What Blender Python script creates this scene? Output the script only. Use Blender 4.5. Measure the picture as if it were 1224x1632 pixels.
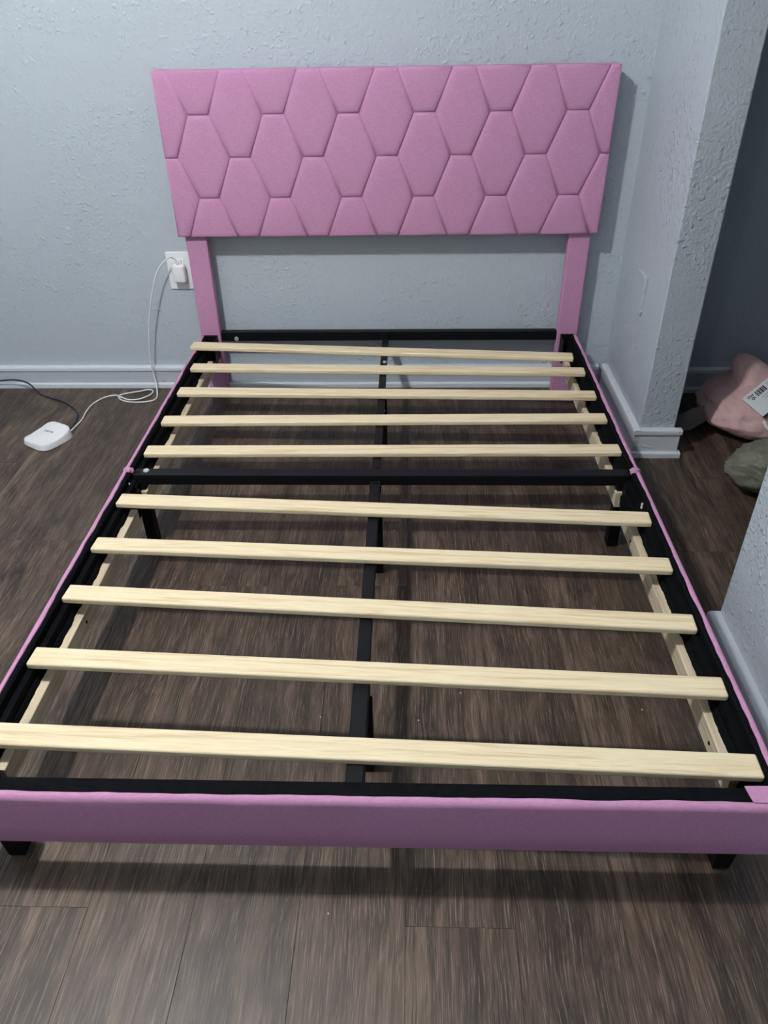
import bpy, bmesh, math, random
from mathutils import Vector, Matrix, noise
for _o in list(bpy.data.objects): bpy.data.objects.remove(_o)
random.seed(7)
SC = bpy.context.scene; COL = SC.collection
U = 0.9            # working units -> metres (the bed is a full size, 1.38 m wide)

# ------------------------------------------------------------------ camera
CP = Vector((0.0889, -2.9383, 1.4664)); PIT, YAW, ROL, FPX = -0.6158, -0.0399, -0.0195, 1208.66
FW = Vector((math.sin(YAW)*math.cos(PIT), math.cos(YAW)*math.cos(PIT), math.sin(PIT)))
_r = FW.cross(Vector((0,0,1))).normalized(); _u = _r.cross(FW)
RT = _r*math.cos(ROL)+_u*math.sin(ROL); UP = -_r*math.sin(ROL)+_u*math.cos(ROL)
cd = bpy.data.cameras.new('camera'); cam = bpy.data.objects.new('camera', cd); COL.objects.link(cam)
cd.sensor_fit = 'HORIZONTAL'; cd.sensor_width = 36; cd.lens = 36*FPX/1224; cd.clip_start = .02
m = Matrix((RT, UP, -FW)).transposed().to_4x4(); m.translation = CP*U; cam.matrix_world = m
SC.camera = cam
def ray(q): return FW+RT*((q[0]-612)/FPX)-UP*((q[1]-816)/FPX)
def onz(q, z): d = ray(q); return CP+d*((z-CP.z)/d.z)
def ony(q, y): d = ray(q); return CP+d*((y-CP.y)/d.y)
def onx(q, x): d = ray(q); return CP+d*((x-CP.x)/d.x)

# ------------------------------------------------------------------ world, lights, exposure
w = bpy.data.worlds.new('world'); SC.world = w; w.use_nodes = True
w.node_tree.nodes['Background'].inputs[0].default_value = (.6,.65,.7,1)
w.node_tree.nodes['Background'].inputs[1].default_value = .05
LAMP = Vector((-.98,-1.90,2.74))        # globe ceiling lamp over the left side of the bed (the lamp builder below makes its glowing globe)
FILL_LAMP = Vector((-1.2,-4.6,2.74))         # added fill light built as a globe lamp, unseen behind the camera
GLOW, FILL_GLOW = 730, 70
vs = SC.view_settings; vs.view_transform = 'Standard'; vs.look = 'None'; vs.gamma = 1; vs.use_curve_mapping = False
vs.exposure = 0.6

# ------------------------------------------------------------------ materials
def mat(name, col, rough=.6, spec=.5, metal=0):
    m = bpy.data.materials.new(name); m.use_nodes = True
    b = m.node_tree.nodes['Principled BSDF']
    b.inputs['Base Color'].default_value = (*col,1); b.inputs['Roughness'].default_value = rough
    b.inputs['Specular IOR Level'].default_value = spec; b.inputs['Metallic'].default_value = metal
    return m
class NT:
    def __init__(s, m): s.t = m.node_tree; s.b = s.t.nodes['Principled BSDF']
    def n(s, k, **kw):
        x = s.t.nodes.new(k)
        for a, v in kw.items(): setattr(x, a, v)
        return x
    def l(s, a, b): s.t.links.new(a, b)
    def coord(s, scale=(1,1,1), rnd=False):
        tc = s.n('ShaderNodeTexCoord'); mp = s.n('ShaderNodeMapping'); mp.inputs['Scale'].default_value = scale
        if rnd:
            oi = s.n('ShaderNodeObjectInfo'); mu = s.n('ShaderNodeVectorMath', operation='MULTIPLY'); mu.inputs[1].default_value = (37,61,23)
            ad = s.n('ShaderNodeVectorMath', operation='ADD')
            s.l(oi.outputs['Random'], mu.inputs[0]); s.l(tc.outputs['Object'], ad.inputs[0]); s.l(mu.outputs[0], ad.inputs[1]); s.l(ad.outputs[0], mp.inputs['Vector'])
        else: s.l(tc.outputs['Object'], mp.inputs['Vector'])
        return mp.outputs['Vector']
    def noise(s, v, scale, det=3, rough=.5, dist=0):
        x = s.n('ShaderNodeTexNoise'); x.inputs['Scale'].default_value = scale; x.inputs['Detail'].default_value = det
        x.inputs['Roughness'].default_value = rough; x.inputs['Distortion'].default_value = dist; s.l(v, x.inputs['Vector']); return x.outputs['Fac']
    def ramp(s, f, stops):
        x = s.n('ShaderNodeValToRGB'); e = x.color_ramp.elements
        while len(e) < len(stops): e.new(.5)
        for i, (p, c) in enumerate(stops): e[i].position = p; e[i].color = (*c,1) if len(c) == 3 else c
        s.l(f, x.inputs['Fac']); return x.outputs['Color']
    def mix(s, a, b, f, mode='MIX'):
        x = s.n('ShaderNodeMix', data_type='RGBA', blend_type=mode)
        for sock, val in ((x.inputs[0], f), (x.inputs[6], a), (x.inputs[7], b)):
            if hasattr(val, 'is_linked') or hasattr(val, 'links'): s.l(val, sock)
            elif isinstance(val, (int, float)): sock.default_value = val
            else: sock.default_value = (*val,1)
        return x.outputs[2]
    def math(s, op, a, b=0.0):
        x = s.n('ShaderNodeMath', operation=op)
        for i, v in enumerate((a, b)):
            if isinstance(v, (int, float)): x.inputs[i].default_value = v
            else: s.l(v, x.inputs[i])
        return x.outputs[0]
    def bump(s, h, strength, dist):
        x = s.n('ShaderNodeBump'); x.inputs['Strength'].default_value = strength; x.inputs['Distance'].default_value = dist
        s.l(h, x.inputs['Height']); s.l(x.outputs[0], s.b.inputs['Normal']); return x
    def base(s, c): s.l(c, s.b.inputs['Base Color'])

def wall_mat(name, col, strength=.5):
    m = mat(name, col, .5, .35); t = NT(m); v = t.coord()
    a = t.noise(v, 95, 3, .55); b = t.noise(v, 62, 2, .5)
    pk = t.math('MULTIPLY', t.math('MAXIMUM', t.math('SUBTRACT', b, .56), 0.0), 3.0)
    patch = t.math('MULTIPLY', t.ramp(t.noise(v, 2.3, 2), [(.35,(.25,)*3),(.65,(1,)*3)]), 1.0)
    h = t.math('MULTIPLY', t.math('ADD', t.math('MULTIPLY', a, .8), pk), patch)
    t.bump(h, 1.0, .007*strength)
    t.base(t.mix(tuple(c*.97 for c in col), tuple(min(1,c*1.03) for c in col), t.noise(v, 1.5, 2)))
    return m
M = {}
M['wall'] = wall_mat('wall_paint', (.445,.505,.56))
M['pier'] = wall_mat('pier_paint', (.445,.505,.56), 1.0)
M['closet'] = wall_mat('closet_paint_shaded', (.38,.44,.50), .3)  # same paint as the room walls, closet shade put into a darker colour
M['ceil'] = mat('ceiling_paint', (.46,.46,.455), .9)
M['trim'] = mat('trim_paint', (.64,.69,.74), .38); t = NT(M['trim']); v = t.coord(); t.bump(t.noise(v, 60, 3), .25, .003)
d = t.math('GREATER_THAN', t.noise(v, 26, 3, .6), .73); t.base(t.mix((.64,.69,.74), (.30,.31,.32), d))
M['trimgrey'] = mat('baseboard_paint', (.46,.49,.525), .45); t = NT(M['trimgrey']); v = t.coord()
t.base(t.mix((.46,.51,.56), (.22,.22,.22), t.ramp(t.noise(v, 22, 4, .65), [(.66,(0,0,0)),(.76,(.8,)*3)]))); t.bump(t.noise(v, 70, 2), .25, .003)
def fabric(name, col, dark, sheen=.3, weave=900):
    m = mat(name, col, .85, .25); t = NT(m); v = t.coord()
    n1 = t.noise(t.coord((1,1,.12)), weave, 2); n2 = t.noise(t.coord((.12,.12,1)), weave, 2)
    f = t.math('MULTIPLY', t.math('ADD', n1, n2), .5)
    t.base(t.mix(dark, col, t.ramp(f, [(.35,(0,)*3),(.6,(1,)*3)])))
    t.bump(f, .25, .001)
    t.b.inputs['Sheen Weight'].default_value = sheen; t.b.inputs['Sheen Roughness'].default_value = .4
    t.b.inputs['Sheen Tint'].default_value = (*[min(1,c*1.5) for c in col],1)
    return m
M['pink'] = fabric('pink_linen', (.54,.278,.455), (.45,.215,.372), .1)
M['black_cloth'] = fabric('black_lining_cloth', (.005,.0056,.007), (.002,.0023,.003), 0.0, 500)
M['black_cloth'].node_tree.nodes['Principled BSDF'].inputs['Specular IOR Level'].default_value = .06
M['black_metal'] = mat('black_powder_coat', (.0045,.005,.0065), .45, .2)
t = NT(M['black_metal']); t.bump(t.noise(t.coord(), 500, 2), .12, .001)
M['black_plastic'] = mat('black_plastic', (.003,.003,.004), .55, .15)
M['steel'] = mat('zinc_screw', (.75,.75,.73), .3, .5, .6)
M['white'] = mat('white_plastic', (.80,.82,.84), .3)
M['plate'] = mat('white_plate', (.82,.84,.85), .35)
M['adapter'] = mat('adapter_plastic', (.80,.81,.83), .3)
M['cablew'] = mat('white_cable', (.74,.745,.74), .45)
M['cableb'] = mat('navy_cable', (.012,.012,.035), .45)
M['logo'] = mat('grey_print', (.33,.35,.37), .5)
M['ink'] = mat('black_ink', (.02,.02,.022), .6)
M['paper'] = mat('glossy_paper', (.72,.76,.80), .35)
M['crumb'] = mat('crumb', (.8,.79,.76), .6)
# pine (grain along local X)
def pine(name, a, b, dark):
    m = mat(name, a, .55, .3); t = NT(m)
    v = t.coord((1.0,22,22), True)
    g = t.noise(v, 4.2, 4, .55, .6)
    c = t.ramp(g, [(.34,dark),(.44,b),(.56,a),(.66,b),(.76,a)])
    fine = t.noise(t.coord((6,300,120), True), 3, 3)
    c = t.mix(c, dark, t.math('MULTIPLY', t.math('MAXIMUM', t.math('SUBTRACT', fine, .52), 0.0), 2.6))
    t.base(c); t.bump(fine, .1, .001); return m
M['pine'] = pine('pine_slat', (.80,.70,.485), (.74,.62,.41), (.62,.49,.30))
# cleats run along local Y
M['cleat'] = mat('cleat_wood', (.58,.49,.35), .65, .3); t = NT(M['cleat'])
g = t.noise(t.coord((24,1.2,24), True), 4, 4, .6, .5)
t.base(t.ramp(g, [(.35,(.46,.37,.25)),(.5,(.60,.51,.37)),(.7,(.66,.57,.43))]))
# vinyl planks, grain along local Y
M['plank'] = mat('vinyl_plank', (.09,.07,.055), .46, .5); t = NT(M['plank'])
warp = t.noise(t.coord((1.2,.9,1), True), 3.2, 2)
tc = t.coord((13,.9,1), True)
ad = t.n('ShaderNodeVectorMath', operation='ADD'); sc_ = t.n('ShaderNodeVectorMath', operation='SCALE'); sc_.inputs['Scale'].default_value = 1.9
t.l(warp, sc_.inputs[0]); t.l(tc, ad.inputs[0]); t.l(sc_.outputs[0], ad.inputs[1])
broad = t.noise(ad.outputs[0], 1.5, 5, .62, .25)
c = t.ramp(broad, [(.30,(.016,.0095,.006)),(.44,(.044,.0285,.0195)),(.56,(.088,.061,.044)),(.70,(.155,.114,.086))])
def warped(scale, k):
    ad = t.n('ShaderNodeVectorMath', operation='ADD'); cx_ = t.n('ShaderNodeCombineXYZ')
    t.l(t.math('MULTIPLY', warp, k), cx_.inputs[0]); t.l(t.coord(scale, True), ad.inputs[0]); t.l(cx_.outputs[0], ad.inputs[1]); return ad.outputs[0]
wv = t.n('ShaderNodeTexWave', wave_type='BANDS', bands_direction='X'); wv.inputs['Scale'].default_value = 5.5; wv.inputs['Distortion'].default_value = 9; wv.inputs['Detail'].default_value = 3; wv.inputs['Detail Scale'].default_value = 1.1
t.l(t.coord((2.0,.17,1), True), wv.inputs['Vector'])
c = t.mix(c, (.026,.017,.012), t.ramp(wv.outputs['Fac'], [(.0,(.55,)*3),(.28,(0,)*3)]))
fine = t.noise(warped((150,4.2,1), 4.0), 3.0, 5, .75, .1)
c = t.mix(c, (.215,.168,.131), t.ramp(fine, [(.52,(0,)*3),(.64,(.85,)*3)]))
pore = t.noise(warped((190,4.0,1), 5.0), 3, 3, .6)
c = t.mix(c, (.018,.012,.009), t.ramp(pore, [(.52,(0,)*3),(.64,(.85,)*3)]))
vo = t.n('ShaderNodeTexVoronoi', voronoi_dimensions='2D'); vo.inputs['Scale'].default_value = 1.0; t.l(t.coord((4.2,2.3,1), True), vo.inputs['Vector'])
kn = t.ramp(vo.outputs['Distance'], [(0.0,(1,)*3),(.05,(.9,)*3),(.08,(.35,)*3),(.17,(0,)*3)])
sepv = t.n('ShaderNodeSeparateColor'); t.l(vo.outputs['Color'], sepv.inputs[0])
kn = t.math('MULTIPLY', kn, t.math('GREATER_THAN', sepv.outputs[0], .72))
ring = t.n('ShaderNodeMath', operation='SINE'); t.l(t.math('MULTIPLY', vo.outputs['Distance'], 95.0), ring.inputs[0])
c = t.mix(c, (.018,.014,.012), t.math('MULTIPLY', kn, t.math('ADD', t.math('MULTIPLY', ring.outputs[0], .2), .75)))
oi = t.n('ShaderNodeObjectInfo')
c = t.mix(c, t.ramp(oi.outputs['Random'], [(0,(.88,.86,.85)),(.5,(1,.97,.95)),(1,(1.06,1.03,1.0))]), 1.0, 'MULTIPLY')
t.base(c); t.bump(fine, .12, .001)
t.l(t.math('ADD', t.math('MULTIPLY', fine, .16), .40), t.b.inputs['Roughness'])
M['subfloor'] = mat('subfloor', (.02,.016,.013), .8)

def bagmat(name, col, rough):
    m = mat(name, col, rough, .35); t = NT(m); v = t.coord()
    n = t.noise(v, 9, 4, .55, 1.2); n2 = t.noise(t.coord((1,.4,1.4)), 22, 3, .5, 1.5)
    t.bump(t.math('ADD', n, t.math('MULTIPLY', n2, .35)), .55, .02)
    t.base(t.mix(tuple(c*.93 for c in col), col, n)); return m
M['bag_pink'] = bagmat('dusty_pink_nylon', (.64,.42,.42), .6)
M['bag_olive'] = bagmat('olive_nylon', (.145,.15,.115), .5)
M['web'] = mat('grey_webbing', (.20,.18,.18), .8)
M['brass'] = mat('brushed_nickel', (.6,.6,.58), .35, .5, 1)

# ------------------------------------------------------------------ mesh helpers
def mesh(name, vs_, fs, smooth=False):
    me = bpy.data.meshes.new(name); me.from_pydata([tuple(Vector(v)*U) for v in vs_], [], fs)
    bm = bmesh.new(); bm.from_mesh(me); bmesh.ops.recalc_face_normals(bm, faces=bm.faces); bm.to_mesh(me); bm.free()
    if smooth:
        for p in me.polygons: p.use_smooth = True
    return me
def wpos(o):
    p = Vector((0,0,0))
    while o: p += o.location; o = o.parent
    return p
def link(name, me, m, parent=None, loc=(0,0,0), rot=None):
    """loc is in world working units"""
    o = bpy.data.objects.new(name, me); COL.objects.link(o)
    if me is not None and m is not None and not me.materials: me.materials.append(M[m])
    o.parent = parent
    o.location = Vector(loc)*U-(wpos(parent) if parent else Vector((0,0,0)))
    if rot: o.rotation_euler = rot
    return o
def obj(name, vf, m, parent=None, org=None, smooth=False):
    """vf: (verts, faces) in world working units; org: where the origin goes"""
    vs_, fs = vf
    if org is None:
        xs = [Vector(v) for v in vs_]
        org = Vector(((min(v.x for v in xs)+max(v.x for v in xs))/2, (min(v.y for v in xs)+max(v.y for v in xs))/2, min(v.z for v in xs)))
    org = Vector(org)
    me = mesh(name, [Vector(v)-org for v in vs_], fs, smooth)
    return link(name, me, m, parent, org)
def tag(o, label, cat, group=None, kind=None):
    if label: o['label'] = label
    if cat: o['category'] = cat
    if group: o['group'] = group
    if kind: o['kind'] = kind
    return o
def empty(name, loc, label, cat, group=None):
    o = link(name, None, None, None, loc); o.empty_display_size = .1; return tag(o, label, cat, group)
def struct(o, label=None):
    o['kind'] = 'structure'
    if label: o['label'] = label
    return o
def join(*vfs):
    V, F = [], []
    for v, f in vfs:
        n = len(V); V += list(v); F += [tuple(i+n for i in q) for q in f]
    return V, F
def box(x0, x1, y0, y1, z0, z1):
    V = [(x,y,z) for z in (z0,z1) for y in (y0,y1) for x in (x0,x1)]
    return V, [(0,2,3,1),(4,5,7,6),(0,1,5,4),(2,6,7,3),(0,4,6,2),(1,3,7,5)]
def rbox(x0, x1, y0, y1, z0, z1, r, seg=3):
    bm = bmesh.new(); bmesh.ops.create_cube(bm, size=1)
    for v in bm.verts: v.co = Vector(((x0+x1)/2+v.co.x*(x1-x0), (y0+y1)/2+v.co.y*(y1-y0), (z0+z1)/2+v.co.z*(z1-z0)))
    bmesh.ops.bevel(bm, geom=bm.edges[:], offset=r, segments=seg, profile=.5, affect='EDGES')
    V = [v.co.copy() for v in bm.verts]; bm.verts.index_update()
    F = [tuple(v.index for v in f.verts) for f in bm.faces]; bm.free(); return V, F
def loft(secs, cap=True):
    n = len(secs[0]); V = [p for s in secs for p in s]; F = []
    for i in range(len(secs)-1):
        for j in range(n):
            k = (j+1) % n; F.append((i*n+j, i*n+k, (i+1)*n+k, (i+1)*n+j))
    if cap: F.append(tuple(range(n-1,-1,-1))); F.append(tuple((len(secs)-1)*n+j for j in range(n)))
    return V, F
def catmull(P, n=10):
    P = [Vector(p) for p in P]; Q = [P[0]*2-P[1]]+P+[P[-1]*2-P[-2]]; out = []
    for i in range(1, len(Q)-2):
        a, b, c, d = Q[i-1:i+3]
        for k in range(n):
            s = k/n; out.append(.5*((2*b)+(c-a)*s+(2*a-5*b+4*c-d)*s*s+(3*b-a-3*c+d)*s**3))
    return out+[P[-1]]
def tube(P, r, n=10, sides=8):
    C = catmull(P, n); secs = []; up = Vector((0,0,1))
    for i, p in enumerate(C):
        t = (C[min(i+1,len(C)-1)]-C[max(i-1,0)]).normalized()
        a = t.cross(up)
        if a.length < .1: a = t.cross(Vector((1,0,0)))
        a.normalize(); b = t.cross(a); up = -b if (-b).dot(up) >= 0 else b
        secs.append([p+a*(r*math.cos(2*math.pi*k/sides))+b*(r*math.sin(2*math.pi*k/sides)) for k in range(sides)])
    return loft(secs)
def cyl(c, axis, r0, r1, h, n=16):
    c = Vector(c); ax = Vector(axis).normalized(); a = ax.orthogonal().normalized(); b = ax.cross(a)
    ring = lambda q, r: [q+a*(r*math.cos(2*math.pi*k/n))+b*(r*math.sin(2*math.pi*k/n)) for k in range(n)]
    return loft([ring(c, r0), ring(c+ax*h, r1)])
def nz(x, y, s=1): return noise.noise(Vector((x*s, y*s, 3.7)))

# ------------------------------------------------------------------ room shell
YW = .0985           # face of the headboard wall
XR = .925            # face of the right wall with the closet opening
XR2 = 1.052          # its closet side
XF = .912; YJ = -.49; YF = -1.43       # jambs of the closet opening
XL, YB, ZC = -2.6, -5.2, 2.88
YC = .045            # closet back wall
fl = struct(obj('floor', box(XL-.1,2.1,YB-.1,.2,-.06,-.012), 'subfloor'), 'dark brown wood look plank floor')
PW, PL = .205, 1.36
rows = {}
x = -2.6+.02; i = 0; random.seed(11)
pm = {}
while x < 2.05:
    y = YB-random.random()*PL
    if -1.35 < x+PW/2 < -.95: y = -1.03-PL*4
    while y < .19:
        y0, y1 = max(y, YB), min(y+PL, .19); x1 = min(x+PW, 2.08)
        if y1-y0 > .03:
            key = (round(x1-x,3), round(y1-y0,3))
            if key not in pm:
                a, b = key[0]/2-.00012, key[1]/2-.00012; e = .0005
                V = [(-a,-b,-.012),(a,-b,-.012),(a,b,-.012),(-a,b,-.012),(-a,-b,-e),(a,-b,-e),(a,b,-e),(-a,b,-e),(-a+e,-b+e,0),(a-e,-b+e,0),(a-e,b-e,0),(-a+e,b-e,0)]
                F = [(3,2,1,0)]+[(q+j,q+(j+1)%4,q+4+(j+1)%4,q+4+j) for q in (0,4) for j in range(4)]+[(8,9,10,11)]
                pm[key] = mesh('plank', V, F)
            link('plank', pm[key], 'plank', fl, ((x+x1)/2,(y0+y1)/2,0))
        y += PL
    x += PW; i += 1
struct(obj('ceiling', box(XL-.1,2.2,YB-.1,.3,ZC,ZC+.08), 'ceil'), 'white painted ceiling')
struct(obj('wall_back', box(XL-.1,XR2,YW,YW+.12,-.06,ZC), 'wall'), 'pale blue grey textured wall behind the headboard')
struct(obj('wall_left', box(XL-.1,XL,YB,YW,-.06,ZC), 'wall'), 'pale blue grey wall')
struct(obj('wall_front', box(XL-.1,2.1,YB-.1,YB,-.06,ZC), 'wall'), 'pale blue grey wall')
# right wall: pier beside the bed, header, front stretch
pv = rbox(XR,XR2,YJ,YW+.02,-.06,ZC,.004,2)
struct(obj('wall_right', pv, 'pier'), 'narrow textured wall end between bed and closet opening')
struct(obj('wall_right_front', rbox(XF,XR2,YB,YF,-.06,ZC,.004,2), 'pier'), 'textured grey wall past the closet opening')
struct(obj('wall_right_header', box(XR,XR2,YF,YJ,2.25,ZC), 'pier'), 'wall above the closet opening')
struct(obj('wall_closet_back', box(XR2,2.2,YC,YC+.1,-.06,ZC), 'closet'), 'blue grey closet wall with shade put into its paint colour')
struct(obj('wall_closet_side', box(2.08,2.2,-2.4,YC,-.06,ZC), 'closet'), 'blue grey closet side wall with shade put into its paint colour')
struct(obj('wall_closet_front', box(XR2,2.2,-2.5,-2.4,-.06,ZC), 'closet'), 'blue grey closet wall with shade put into its paint colour')
# baseboards: flat board, cap strip on top, shoe strip at the floor
def baseboard(name, p0, p1, nrm, h, label, ext0=0, ext1=0, board='trimgrey', t=.018, capx=.005, cap='trim'):
    p0, p1, n = Vector(p0), Vector(p1), Vector(nrm); d = (p1-p0).normalized()
    def strip(th, z0, z1, e, r):
        a, b = p0-d*(e*ext0), p1+d*(e*ext1)
        prof = [(0,z0),(th,z0),(th,z1-r),(th-r*.3,z1-r*.3),(th-r,z1),(0,z1)]
        return loft([[q+n*u+Vector((0,0,z)) for u, z in prof] for q in (a,b)])
    o = struct(obj(name, strip(t,.001,h-.004,t,.001), board), label)
    obj('baseboard_cap', strip(t+capx,h-.018,h,t+capx,.006), cap, o)
    obj('shoe_moulding', strip(t+.012,.0005,.022,t+.012,.006), 'trim', o)
    return o
baseboard('baseboard_back', (XL,YW,0), (XR-.0305,YW,0), (0,-1,0), .097, 'painted baseboard along the headboard wall')
baseboard('baseboard_right', (XR,YW-.031,0), (XR,YJ,0), (-1,0,0), .112, 'painted baseboard beside the bed', 0, 1)
baseboard('baseboard_jamb', (XR+.0005,YJ,0), (XR2,YJ,0), (0,-1,0), .112, 'white baseboard wrapping the wall end', 0, 1, 'trim')
baseboard('baseboard_right_front', (XF,YF,0), (XF,YB,0), (-1,0,0), .082, 'scuffed grey baseboard along the near wall', 0, 0, 'trimgrey', .03, .001, 'trimgrey')
baseboard('baseboard_closet', (XR2+.032,YC,0), (2.08,YC,0), (0,-1,0), .105, 'dark grey baseboard at the closet back', 0, 0, 'trimgrey')

# ceiling lamp over the bed and added fill lamp (out of frame): canopy, stem, glowing globe
def lamp(c, label, glow):
    e = empty('ceiling_lamp', (c.x,c.y,ZC), label, 'lamp')
    obj('lamp_canopy', cyl((c.x,c.y,ZC), (0,0,-1), .085, .07, .022, 32), 'brass', e)
    m = mat('lamp_globe_glass', (.9,.9,.88), .4); b = m.node_tree.nodes['Principled BSDF']
    b.inputs['Emission Color'].default_value = (1,.99,.975,1); b.inputs['Emission Strength'].default_value = glow
    M['globe'] = m
    secs = []
    for k in range(13):
        a = -math.pi/2+math.pi*(k+.15)/12.3; r = .066*math.cos(a); z = c.z+.066*math.sin(a)
        secs.append([(c.x+r*math.cos(q*math.pi/12), c.y+r*math.sin(q*math.pi/12), z) for q in range(24)])
    obj('lamp_globe', loft(secs), 'globe', e, smooth=True)
    obj('lamp_collar', cyl((c.x,c.y,c.z+.060), (0,0,1), .032, .032, ZC-c.z-.060-.02, 24), 'brass', e)
lamp(LAMP, 'white globe ceiling lamp above the bed', GLOW)
lamp(FILL_LAMP, 'added fill light in globe lamp form, unseen behind the camera', FILL_GLOW)

# ------------------------------------------------------------------ bed
W2, LB, ZR, YM = .765, 2.142, .2704, 1.0315
bed = empty('bed_frame', (0,-1.05,0), 'pink upholstered bed frame with quilted headboard and bare wooden slats', 'bed')
# headboard: body plus quilted cells
HX0, HX1, HZ0, HZ1 = -.797, .797, .6605, 1.2137
hb = obj('headboard', rbox(HX0,HX1,.010,.062,HZ0,HZ1,.011,4), 'pink', bed, smooth=True)
hb['label'] = 'pink linen headboard quilted in long hexagons'
PITCH, HE = .264, .037
rowz = [HZ1+.004, 1.077, .939, .801, HZ0-.004]; rowoff = [-.785, -.653, -.785, -.653, -.785]
def clip(poly, nx, nz_, d):          # keep nx*x+nz*z <= d
    out = []
    for i in range(len(poly)):
        a, b = poly[i], poly[(i+1) % len(poly)]
        da, db = nx*a[0]+nz_*a[1]-d, nx*b[0]+nz_*b[1]-d
        if da <= 1e-9: out.append(a)
        if (da < -1e-9 and db > 1e-9) or (da > 1e-9 and db < -1e-9):
            s = da/(da-db); out.append((a[0]+(b[0]-a[0])*s, a[1]+(b[1]-a[1])*s))
    res = []
    for q in out:
        if not res or math.hypot(q[0]-res[-1][0], q[1]-res[-1][1]) > 1e-4: res.append(q)
    if len(res) > 1 and math.hypot(res[0][0]-res[-1][0], res[0][1]-res[-1][1]) < 1e-4: res.pop()
    return res
def inset(poly, d):
    c = (sum(q[0] for q in poly)/len(poly), sum(q[1] for q in poly)/len(poly)); E = []
    n = len(poly)
    for i in range(n):
        a, b = poly[i], poly[(i+1) % n]; ex, ez = b[0]-a[0], b[1]-a[1]; L = math.hypot(ex, ez); nx, ne = ez/L, -ex/L
        off = nx*a[0]+ne*a[1]
        if nx*c[0]+ne*c[1] > off: nx, ne, off = -nx, -ne, -off
        E.append((nx, ne, off-d))
    out = []
    for i in range(n):
        a1, b1, c1 = E[i-1]; a2, b2, c2 = E[i]; D = a1*b2-a2*b1
        out.append(((c1*b2-c2*b1)/D, (a1*c2-a2*c1)/D))
    return out
def resample(poly, k=14):            # long edges get extra points so the puff can stay round
    out = []
    for i in range(len(poly)):
        a, b = poly[i], poly[(i+1) % len(poly)]
        out.append(a)
    return out
cells = []
HH = HZ1-HZ0
for ci in (1,2,3):                   # full hexagons between row ci-1 and ci+1, waist at row ci
    for k in range(-1, 8):
        xc = rowoff[ci-1]+PITCH*k
        zt, zm, zb = rowz[ci-1], rowz[ci], rowz[ci+1]
        hw = PITCH-HE-(PITCH/2)+0.0   # waist half width between neighbouring short seams
        cells.append([(xc-HE,zt),(xc+HE,zt),(xc+hw,zm),(xc+HE,zb),(xc-HE,zb),(xc-hw,zm)])
for ci, zt in ((0,1),(4,-1)):        # half cells cut by top and bottom edges
    for k in range(-1, 8):
        xc = rowoff[1]+PITCH*k; hw = PITCH/2-HE; z0 = rowz[ci]; z1 = rowz[1] if ci == 0 else rowz[3]
        cells.append([(xc-hw,z0),(xc+hw,z0),(xc+HE,z1),(xc-HE,z1)])
E0 = .001
for poly in cells:
    for nx, ne, dd in ((1,0,HX1-E0),(-1,0,-HX0-E0),(0,1,HZ1-E0),(0,-1,-HZ0-E0)): 
        if len(poly) >= 3: poly = clip(poly, nx, ne, dd)
    if len(poly) < 3: continue
    ar = abs(sum(poly[i][0]*poly[(i+1)%len(poly)][1]-poly[(i+1)%len(poly)][0]*poly[i][1] for i in range(len(poly))))/2
    if ar < 6e-5: continue
    prof = [(.0004,.013),(.0013,.0085),(.003,.0062),(.006,.0040),(.011,.0020),(.018,.0006),(.028,0)]
    def ok(d_):
        ip = inset(poly, d_)
        for i in range(len(poly)):
            a, b, a2, b2 = poly[i], poly[(i+1)%len(poly)], ip[i], ip[(i+1)%len(poly)]
            if (b[0]-a[0])*(b2[0]-a2[0])+(b[1]-a[1])*(b2[1]-a2[1]) <= 1e-7: return False
        return True
    mx = .0285
    while mx > .001 and not ok(mx): mx *= .9
    w_ = min(1, mx/.0285*.97)
    secs = []
    for dd, yy in prof:
        ip = inset(poly, dd*w_ if dd > .004 else min(dd, mx*.3*dd/.004))
        secs.append([(q[0], yy, q[1]) for q in ip])
    V, F = loft(secs); F = F[:-2]+[F[-1]]
    obj('quilted_panel', (V,F), 'pink', hb, smooth=True)
# headboard legs
for s in (-1,1):
    obj('headboard_leg', rbox(min(s*.692,s*.774),max(s*.692,s*.774),.026,.064,0,HZ0+.03,.006), 'pink', bed)
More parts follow.
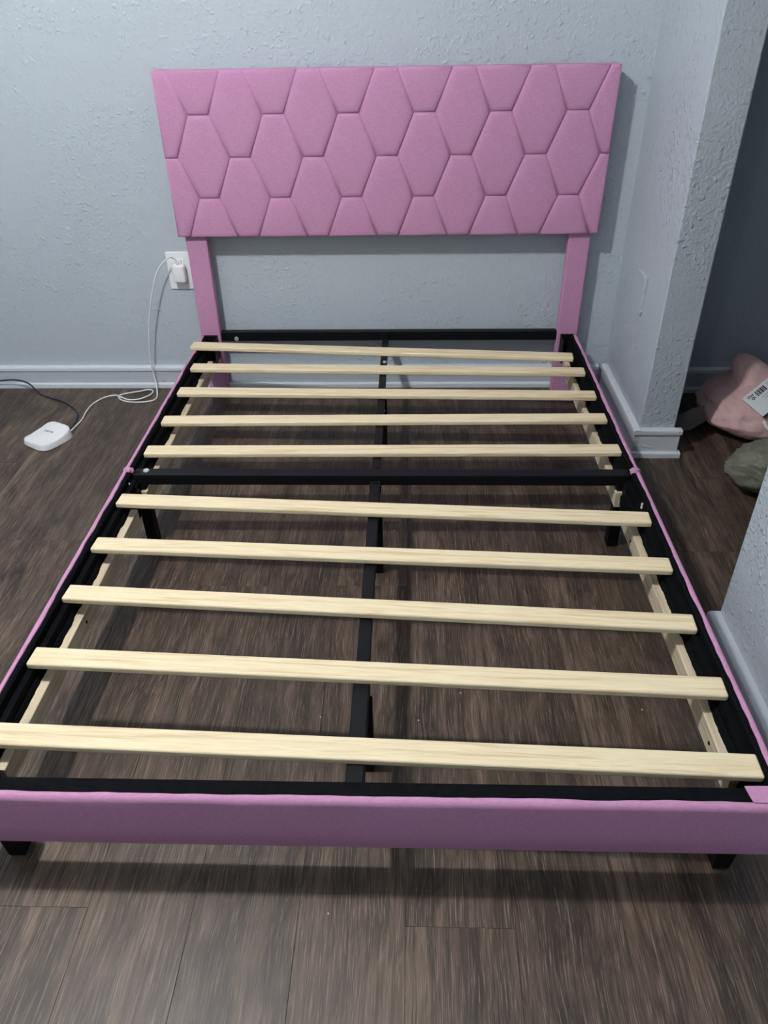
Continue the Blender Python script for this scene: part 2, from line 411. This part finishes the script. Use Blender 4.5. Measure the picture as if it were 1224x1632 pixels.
# upholstered rails: pink outer shell folded over the top, black lining inside
def rail(s, y0, y1, seed):
    N = 70; A, B, Cc = [], [], []
    for i in range(N+1):
        y = y0+(y1-y0)*i/N
        w1 = .0125+.0035*nz(y, seed, 9)+.0022*nz(y, seed+5, 30); zt = ZR+.0012*nz(y, seed+2, 14)
        X = lambda o, z: (s*(W2-o), y, z)
        zb = ZR-.1423
        A.append([X(.001,zb),X(0,zb+.004),X(0,zt-.006),X(.0015,zt-.002),X(.005,zt),X(w1-.001,zt),X(w1,zt-.0015),X(w1,zt-.006),X(w1+.001,zb+.01),X(.004,zb)])
        f1 = .0022*nz(y, seed+9, 12)
        B.append([X(.010,zb+.004),X(.010,ZR-.003),X(.019,ZR-.0035),X(.023,ZR-.007),X(.0235,.2445),X(.038+f1,.2442),X(.039+f1,.238),X(.039+f1,zb+.004)])
        # gathered lining cloth bulging under the ledge
        g1 = .045+.006*nz(y, seed+20, 16)+.004*nz(y, seed+21, 45); g2 = .047+.007*nz(y+.2, seed+22, 14)+.005*nz(y, seed+23, 40)
        Cc.append([X(.037,.225),X(.042+.3*(g1-.045),.2235+.003*nz(y,seed+30,25)),X(g1,.212),X(g2+.002,.196),X(g2,.178),X(.044,.160),X(.037,.15)])
    o = obj('side_rail', loft(A), 'pink', bed, smooth=False)
    li = obj('rail_lining', loft(B), 'black_cloth', o)
    obj('gathered_cloth', loft(Cc[1:-1]), 'black_cloth', o, smooth=True)
    o['label'] = 'pink upholstered side rail with black lining'
    for p in o.data.polygons: p.use_smooth = True
    # pine cleat
    c0, c1 = max(y0+.03, y0), y1-.08
    if y1 > -.5: c0, c1 = y0-.035, y1-.11
    else: c0, c1 = y0+.055, y1-.115
    secs = []
    for i in range(41):
        y = c0+(c1-c0)*i/40; e = .0025*nz(y, seed+40, 22)
        secs.append([(s*.7015,y,.158),(s*.7005,y,.206),(s*.7025,y,.2075),(s*(.7205+e),y,.2075),(s*(.7225+e),y,.204),(s*.722,y,.158)])
    cl = obj('wooden_cleat', loft(secs), 'cleat', o); cl['label'] = 'pale pine cleat along the inside of the rail'
    for q in (.12,.5,.88):
        y = c0+(c1-c0)*q
        obj('cleat_screw', cyl((s*.7008,y,.182), (-s,0,0), .0045, .004, .0015, 10), 'black_metal', o)
    return o
for s in (-1,1):
    rail(s, -YM+.006, -.004, 10+s); rail(s, -LB+.047, -YM-.006, 20+s)
    # fabric bunched at the joint between the two halves
    V, F = [], []
    bm = bmesh.new(); bmesh.ops.create_icosphere(bm, subdivisions=3, radius=1)
    for v in bm.verts:
        q = v.co.copy(); k = 1+.35*noise.noise(q*2.3+Vector((s*4,0,0)))
        V.append((s*(W2-.012)+q.x*.0155*k, -YM+q.y*.013*k, ZR-.006+q.z*.0125*k))
    F = [tuple(v.index for v in f.verts) for f in bm.faces]; bm.free()
    obj('bunched_fabric', (V,F), 'pink', bed, smooth=True)
    # steel joint plate on the inner face and corner bracket
    obj('joint_plate', rbox(min(s*.72,s*.726),max(s*.72,s*.726),-YM-.05,-YM+.05,.150,.238,.002,2), 'black_metal', bed)
    bk = obj('corner_bracket', join(rbox(min(s*.705,s*.762),max(s*.705,s*.762),.0165,.0255,.165,.262,.0015,2), rbox(min(s*.705,s*.709),max(s*.705,s*.709),-.05,.018,.165,.258,.0012,2)), 'black_metal', bed)
    obj('bolt', cyl((s*.715,.0166,.190), (0,-1,0), .0045, .0035, .002, 12), 'steel', bk)
    obj('bolt', cyl((s*.718,.0166,.245), (0,-1,0), .004, .0035, .002, 12), 'black_metal', bk)
# foot rail
N = 110; A, B = [], []
for i in range(N+1):
    x = -W2+2*W2*i/N; z0 = ZR-.1423
    w1 = .015+.003*nz(x, 3, 7)+.0012*nz(x, 8, 26); zt = ZR+.001*nz(x, 5, 12)
    bul = .0015*nz(x, 9, 5)
    Y = lambda o, z: (x, -LB+o, z)
    A.append([Y(.004,z0),Y(0,z0+.003),Y(0+bul,z0+.05),Y(0+bul,zt-.012),Y(.0016,zt-.005),Y(.0055,zt-.0012),Y(.009,zt),Y(w1-.001,zt),Y(w1,zt-.0018),Y(w1+.001,zt-.006),Y(w1+.001,z0)])
    xx = max(-W2+.006, min(W2-.006, x))
    B.append([(xx,-LB+.012,z0+.004),(xx,-LB+.012,ZR-.003),(xx,-LB+.044,ZR-.0028),(xx,-LB+.0468,ZR-.006),(xx,-LB+.0468,z0+.004)])
fr = obj('foot_rail', loft(A), 'pink', bed)
for p in fr.data.polygons: p.use_smooth = True
fr['label'] = 'pink upholstered foot rail with black lining'
obj('rail_lining', loft(B), 'black_cloth', fr)
_f = [onz(q, ZR) for q in ((1186,1254),(1192,1265),(1196,1272),(1201,1280))]
V = [(q.x, max(-LB+.010, min(-LB+.046, q.y)), ZR+.0006) for q in _f]+[(.764,-LB+.010,ZR+.0006),(.764,-LB+.046,ZR+.0006)]
obj('corner_flap', join((V+[(a,b,c+.0022) for a,b,c in V], [(0,1,2,3,4,5),(11,10,9,8,7,6)]+[(i,(i+1)%6,6+(i+1)%6,6+i) for i in range(6)])), 'pink', fr)
# legs
def leg(x, y, top, wt, wb, z0=0.0):
    q = lambda h, z: [(x-h,y-h,z),(x+h,y-h,z),(x+h,y+h,z),(x-h,y+h,z)]
    o = obj('leg', loft([q(wb*.9,z0),q(wb,z0+.004),q(wt,top-.01),q(wt,top)]), 'black_plastic', bed)
    return o
for s in (-1,1):
    leg(s*.712, -LB+.062, .2, .024, .0165)
    leg(s*.722, -YM-.002, .235, .0165, .0165)
# cross bars (square tubes)
hbx = obj('head_bar', rbox(-.690,.690,.032,.060,.232,.272,.003,2), 'black_metal', bed)
for q in ((377,540),):
    c = ony(q, .0318); obj('bolt', cyl(c, (0,-1,0), .0095, .008, .003, 18), 'steel', hbx)
cb = obj('cross_bar', rbox(-.735,.735,-YM-.019,-YM+.019,.226,.262,.003,2), 'black_metal', bed)
for q in ((233,750),):
    c = onz(q, .262); obj('bolt', cyl(c, (0,0,1), .0095, .008, .003, 18), 'steel', cb)
for q in ((218,752),(602,745),(1001,755)):
    c = onz(q, .262); obj('bolt', cyl(c, (0,0,1), .006, .005, .002, 14), 'black_plastic', cb)
# centre beam: two tubes and an end piece
BX = -.010
b1 = obj('centre_beam', rbox(BX-.013,BX+.013,-YM+.0195,.0315,.222,.244,.002,2), 'black_metal', bed)
obj('beam_hook', rbox(BX-.014,BX+.014,.024,.031,.234,.2735,.0015,2), 'black_metal', b1)
obj('bolt', cyl(onz((613,577),.244), (0,0,1), .0085, .0075, .0025, 16), 'steel', b1)
b2 = obj('centre_beam', rbox(BX-.015,BX+.015,-1.86,-YM-.0195,.212,.242,.003,2), 'black_metal', bed)
obj('beam_hook', rbox(BX-.017,BX+.017,-YM-.045,-YM-.0198,.214,.2435,.002,2), 'black_metal', b2)
obj('bolt', cyl((BX+.002,-YM-.033,.2435), (0,0,1), .006, .005, .002, 14), 'black_plastic', b2)
b3 = obj('centre_beam', rbox(BX-.0175,BX+.0175,-LB+.048,-1.80,.208,.2455,.003,2), 'black_metal', bed)
obj('bolt', cyl((BX+.001,-1.818,.2455), (0,0,1), .006, .0055, .003, 14), 'black_plastic', b3)
obj('beam_hook', rbox(BX-.016,BX+.016,-LB+.0485,-LB+.07,.209,.250,.002,2), 'black_metal', b3)
for y in (-1.17,-1.865):
    leg(BX+.005, y, .213, .018, .018)
leg(BX+.003, -.47, .223, .0155, .0155)
# loose white dowels / screws hanging by the right joint plate
for q, xx in (((986,803),.7015),((1023,806),.7205),((206,771),-.7195),((618,655),None)):
    c = onx(q, xx) if xx else onz(q, .225)
    if xx: v_ = cyl(c-Vector((0,0,.008)), (0,0,1), .0028, .0028, .016, 10) if q[0] > 500 else cyl(c, (1,0,0), .004, .003, .002, 10)
    else: v_ = cyl(Vector((BX+.013,c.y,.225)), (1,0,0), .004, .003, .0025, 10)
    obj('bolt', v_, 'steel', bed)
# slats: measured ends (front edges, left and right)
ends = [((305,552),(912,570)),((298,587),(936,594)),((277,626),(956,632)),((254,673),(975,669)),((229,722),(998,720)),
        ((183,801),(1041,832)),((143,873),(1075,908)),((97,952),(1111,1002)),((46,1056),(1161,1107)),((-20,1182),(1215,1236))]
SZ = .262; TH = .0165; SW = .053; SL = 1.482
sm = mesh('slat', *rbox(-SL/2,SL/2,-SW/2,SW/2,-TH,0,.0042,3))
sm.materials.append(M['pine'])
for i, (a, b) in enumerate(ends):
    zz = SZ+ (.0255 if i == 0 else 0)
    A_, B_ = onz(a, zz), onz(b, zz); c = (A_+B_)/2; ang = math.atan2(B_.y-A_.y, B_.x-A_.x)
    c += Vector((-math.sin(ang), math.cos(ang), 0))*(SW/2-.004)
    cx = max(-.0015, min(.0015, c.x)) if i else c.x
    o = link('slat', sm, 'pine', bed, (cx, c.y, zz), (0, 0, ang))

# ------------------------------------------------------------------ outlet, adapter, cables, router
oc = (ony((263,401),YW), ony((275,460),YW))
ox0 = oc[0].x; ox1 = ox0+.105; oz0, oz1 = oc[1].z, oc[0].z
ou = empty('wall_outlet', (ox0+.052,YW,oz0), 'white outlet cover plate on the wall beside the headboard leg', 'outlet')
obj('cover_plate', rbox(ox0,ox1,YW-.007,YW,oz0,oz1,.003,3), 'plate', ou)
cx = (ox0+ox1)/2
for z in (oz0+.045, oz1-.045): 
    r_ = obj('socket_face', rbox(cx-.019,cx+.019,YW-.0095,YW-.0065,z-.021,z+.021,.0025,2), 'plate', ou)
    for dx in (-.007,.007): obj('slot', box(cx+dx-.001,cx+dx+.001,YW-.0098,YW-.009,z,z+.012), 'ink', r_)
obj('screw', cyl((cx,YW-.0068,(oz0+oz1)/2), (0,-1,0), .004, .0035, .0012, 12), 'steel', ou)
pa = ony((285,437), YW-.036)
adp = empty('power_adapter', (pa.x,YW,pa.z-.033), 'white power adapter plugged into the wall outlet', 'adapter')
obj('adapter_body', rbox(pa.x-.026,pa.x+.026,YW-.042,YW-.0102,pa.z-.036,pa.z+.036,.009,4), 'adapter', adp, smooth=True)
obj('strain_relief', cyl((pa.x,YW-.028,pa.z+.035), (0,0,1), .005, .0035, .016, 12), 'cablew', adp, smooth=True)
rc = Vector((-1.322,-.388,0))        # router centre on the floor
top = Vector((pa.x,YW-.028,pa.z+.05))
RA = math.radians(-31)
def rloc(x, y, z): return Vector((rc.x+x*math.cos(RA)-y*math.sin(RA), rc.y+x*math.sin(RA)+y*math.cos(RA), z))
port = rloc(.040, .0785, .016)
r_ = .0031
wc = [top, top+Vector((-.012,-.006,.012)), ony((268,411),YW-.05), ony((252,430),YW-.06), ony((243,465),YW-.06), ony((238,510),YW-.055),
      ony((238,552),YW-.05), ony((242,585),YW-.045), ony((248,608),YW-.05)]
q = onz((251,628), r_); wc.append(Vector((q.x,q.y,r_+.004)))
for px in ((248,636),(235,640),(212,641),(195,638),(189,632),(197,628)): wc.append(onz(px, r_))
for px in ((220,624),(238,621),(244,624),(238,630),(222,636)): wc.append(onz(px, r_+ .002))
for px in ((205,637),(193,633)): wc.append(onz(px, r_*3.2))
for px in ((183,630),(165,634),(148,644),(138,655),(131,668)): wc.append(onz(px, r_))
wc += [onz((124,676), r_+.003), port]
tag(obj('white_power_cable', tube(wc, r_, 10), 'cablew', smooth=True), 'thin white power cable looping on the floor from the adapter', 'cable')
bc = [ony((-60,618),.055), ony((-20,610),.052), ony((8,606),.05), ony((28,606),.045), ony((45,611),.035)]
bc += [Vector(onz((58,622),.012))]
for px in ((66,629),(80,634),(95,638),(108,644),(119,652),(124,660),(122,668)): bc.append(onz(px, .0036))
bc += [rloc(.014,.098,.011), rloc(.013,.080,.015)]
tag(obj('network_cable', tube(bc, .0036, 10), 'cableb', smooth=True), 'dark navy network cable running from the router along the baseboard', 'cable')
# router: rounded square with a wavy, gently domed top
ro = empty('router', (rc.x,rc.y,0), 'small white rounded square router on the plank floor', 'router')
def sq(h, e=4.2, n=56):
    out = []
    for k in range(n):
        a = 2*math.pi*k/n; c, s = math.cos(a), math.sin(a)
        r = (abs(c)**e+abs(s)**e)**(-1/e); out.append((h*r*c, h*r*s))
    return out
def zedge(x, y): return .029+.009*(y/.076)+.004*(x/.076)-.005*math.cos(math.pi*y/.076)*(abs(x)/.076)+.003*math.cos(math.pi*x/.09)
H = .076
secs = []
for h, f in ((H*.97,0.0),(H,.06),(H*1.0,.15),(H*.965,.7),(H*.95,.93),(H*.935,.985),(H*.91,1.0)):
    secs.append([rloc(x, y, .0005+(zedge(x,y))*f) for x, y in sq(h)])
obj('router_body', loft(secs), 'white', ro, smooth=True)
secs = []
for h in (.915,.86,.75,.6,.45,.3,.15,.03):
    secs.append([rloc(x, y, .0008+zedge(x,y)+.0015*(1-h*h)) for x, y in sq(H*h)])
V, F = loft(secs); F = [f for f in F if len(f) == 4]+[F[-1]]
obj('router_top', (V,F), 'white', ro, smooth=True)
def text(s, size, m, parent, mw, name='lettering'):
    cu = bpy.data.curves.new(name, 'FONT'); cu.body = s; cu.size = size; cu.align_x = 'CENTER'; cu.align_y = 'CENTER'; cu.extrude = .0002
    o = bpy.data.objects.new(name, cu); COL.objects.link(o); bpy.context.view_layer.update()
    me = bpy.data.meshes.new_from_object(o.evaluated_get(bpy.context.evaluated_depsgraph_get())); bpy.data.objects.remove(o)
    me.transform(mw); vs2 = [v.co.copy() for v in me.vertices]; fs2 = [tuple(p.vertices) for p in me.polygons]
    return obj(name, (vs2,fs2), m, parent)
tz = zedge(0,.012)+.0035
text('eero', .024, 'logo', ro, Matrix.Translation(rloc(.004,.010,tz)) @ Matrix.Rotation(RA+math.radians(8),4,'Z'))
obj('status_light', cyl(rloc(-.052,-.038,zedge(-.052,-.038)+.0005), (0,0,1), .002, .002, .0014, 10), 'plate', ro)
# painted-over blank plate on the right wall beside the bed
c0, c1 = onx((1029,438),XR), onx((1022,500),XR)
wp = tag(obj('blank_wall_plate', rbox(XR-.012,XR,c1.y-.01,c1.y+.10,c1.z,c1.z+.135,.002,2), 'pier'), 'grey painted blank cover plate on the narrow wall right of the bed', 'wall plate')

# ------------------------------------------------------------------ bags in the closet
def blob(c, rad, rotz, lumps, seed, sub=5, wr=.06, e=2.6, flat=.0):
    bm = bmesh.new(); bmesh.ops.create_icosphere(bm, subdivisions=sub, radius=1)
    V = []; R_ = Matrix.Rotation(rotz,3,'Z')
    for v in bm.verts:
        d = v.co.normalized()
        r = (abs(d.x)**e+abs(d.y)**e+abs(d.z)**e)**(-1/e)
        k = 1
        for (lx,ly,lz), amp, pw in lumps:
            k += amp*max(0, d.dot(Vector((lx,ly,lz)).normalized()))**pw
        n = d*2.2+Vector((seed,0,0))
        rid = 1-abs(noise.noise(n*1.1)); rid2 = 1-abs(noise.noise(n*2.6+Vector((5,1,2))))
        k += wr*(rid-.75)+wr*.6*(rid2-.75)
        p = R_ @ Vector((d.x*r*rad[0]*k, d.y*r*rad[1]*k, d.z*r*rad[2]*k))+Vector(c)
        p.z = max(p.z, .001); V.append(p)
    F = [tuple(v.index for v in f.verts) for f in bm.faces]; bm.free(); return V, F
pb = empty('pink_bag', (1.42,-.24,0), 'crumpled dusty pink bag with a paper label lying in the closet', 'bag')
pk = blob((1.485,-.245,.088), (.255,.195,.088), .12, [((-.22,.10,.9),.95,70),((-.15,.1,.9),.22,7),((-.9,-.1,.1),.05,6),((-.55,-.75,-.3),.12,8),((.6,.3,.8),.3,4)], 3.0, wr=.12)
bb = obj('bag_body', pk, 'bag_pink', pb, smooth=True)
# paper label on the bag: tilted card with barcode, print lines and black edge strip
from mathutils.bvhtree import BVHTree
bvh = BVHTree.FromPolygons([Vector(v) for v in pk[0]], pk[1])
def hit(q):
    d = ray(q).normalized(); h = bvh.ray_cast(CP, d); return h[0] if h[0] else ony(q, -.38)
A_, Bc, Cq = hit((1180,639)), hit((1213,668)), hit((1221,606))
_n = (Bc-A_).cross(Cq-A_).normalized()
if _n.y > 0: _n = -_n
A_ += _n*.012; Bc += _n*.016; Cq += _n*.012
ux = (Bc-A_); uy = (Cq-A_); n_ = ux.cross(uy).normalized()
if n_.y > 0: n_ = -n_
Lw = 2.0
def card(u0, u1, v0, v1, lift, th, m, par, name):
    P = [A_+ux*u+uy*v+n_*lift for u, v in ((u0,v0),(u1,v0),(u1,v1),(u0,v1))]
    return obj(name, (P+[p+n_*th for p in P], [(0,1,2,3),(7,6,5,4)]+[(i,(i+1)%4,4+(i+1)%4,4+i) for i in range(4)]), m, par)
lab = card(0, 1, 0, Lw, 0, .0015, 'paper', pb, 'paper_label')
card(1.0, 1.10, 0, Lw, 0, .0015, 'ink', lab, 'label_stripe')
x = .0
for k, (a, wd) in enumerate(((.40,.035),(.46,.02),(.50,.04),(.56,.015),(.59,.05),(.66,.03),(.71,.045))):
    card(.10, .32, a*.98, a*.98+wd, .0016, .0004, 'ink', lab, 'barcode_bar')
for k in range(4): card(.10+k*.055, .12+k*.055, .82, 1.12, .0016, .0004, 'logo', lab, 'print_line')
for k in range(6): card(.42+k*.09, .445+k*.09, .42+.05*(k % 3), 1.15-.08*(k % 2), .0016, .0004, 'logo', lab, 'print_line')
card(.34,.36,.86,1.5,.0016,.0004,'ink',lab,'print_line')
ex = ux.normalized(); ey = n_.cross(ex)
mw = Matrix((ex,ey,n_)).transposed().to_4x4(); mw.translation = A_+ux*.2+uy*.25+n_*.0018
text('36', .028, 'ink', lab, mw)
mw = mw.copy(); mw.translation = A_+ux*.14+uy*.11+n_*.0018
text('*', .03, 'ink', lab, mw)
# webbing strap of the pink bag
tp = catmull([ony(q, yy) for q, yy in (((1068,667),-.285),((1080,662),-.29),((1093,656),-.295),((1106,650),-.30),((1122,646),-.30))], 12)
bt = catmull([ony(q, yy) for q, yy in (((1078,682),-.33),((1086,685),-.335),((1097,685),-.335),((1108,680),-.33),((1126,669),-.32))], 12)
secs = []
for i, (a, b) in enumerate(zip(tp, bt)):
    d_ = Vector((.1,-1,.35)).normalized(); r1 = .0035+(.002 if i % 2 else 0)
    secs.append([a, b, b+d_*r1, a+d_*r1])
obj('webbing_strap', loft(secs), 'web', pb)
ob = empty('olive_bag', (1.42,-.69,0), 'crumpled olive green bag on the closet floor beside the pink bag', 'bag')
og = blob((1.440,-.755,.098), (.262,.122,.104), -.18, [((-.9,-.4,-.3),.10,6),((.5,.3,.85),.55,4),((.6,-.2,.6),.2,5)], 9.0, wr=.14, e=2.1)
obj('bag_body', og, 'bag_olive', ob, smooth=True)
q = [onz((1216,672),.2), onz((1222,680),.2), onz((1235,690),.2)]
q = [ony((1217,671),-.47), ony((1222,681),-.48), ony((1232,692),-.49)]
obj('drawcord', tube(q, .006, 8), 'plate', ob, smooth=True)

# ------------------------------------------------------------------ crumbs on the floor
for i, px in enumerate(((523,1456),(511,1143),(667,1148),(629,845),(734,1104),(1023,1131),(66,1144))):
    c = onz(px, .0012); V = []
    bm = bmesh.new(); bmesh.ops.create_icosphere(bm, subdivisions=1, radius=.0019)
    for v in bm.verts: V.append(c+v.co*(1+.5*noise.noise(v.co*400+Vector((i,0,0)))))
    V = [Vector((v.x,v.y,max(.0003,v.z))) for v in V]
    F = [tuple(v.index for v in f.verts) for f in bm.faces]; bm.free()
    tag(obj('white_crumb', (V,F), 'crumb'), 'tiny white crumb on the floor underneath the bed slats' if i else 'tiny white crumb on the open floor just outside the foot rail', 'crumb', 'white crumbs scattered on the floor')
# paint chip on the baseboard that wraps the wall end
bj = bpy.data.objects['baseboard_jamb']; c = ony((1031,712), YJ-.019)
obj('paint_chip', ([c+Vector(v) for v in ((-.020,0,.003),(.018,0,-.005),(.019,0,-.002),(-.012,0,.008),(-.020,-.0012,.003),(.018,-.0012,-.005),(.019,-.0012,-.002),(-.012,-.0012,.008))], [(0,1,2,3),(7,6,5,4),(0,4,5,1),(1,5,6,2),(2,6,7,3),(3,7,4,0)]), 'plate', bj)
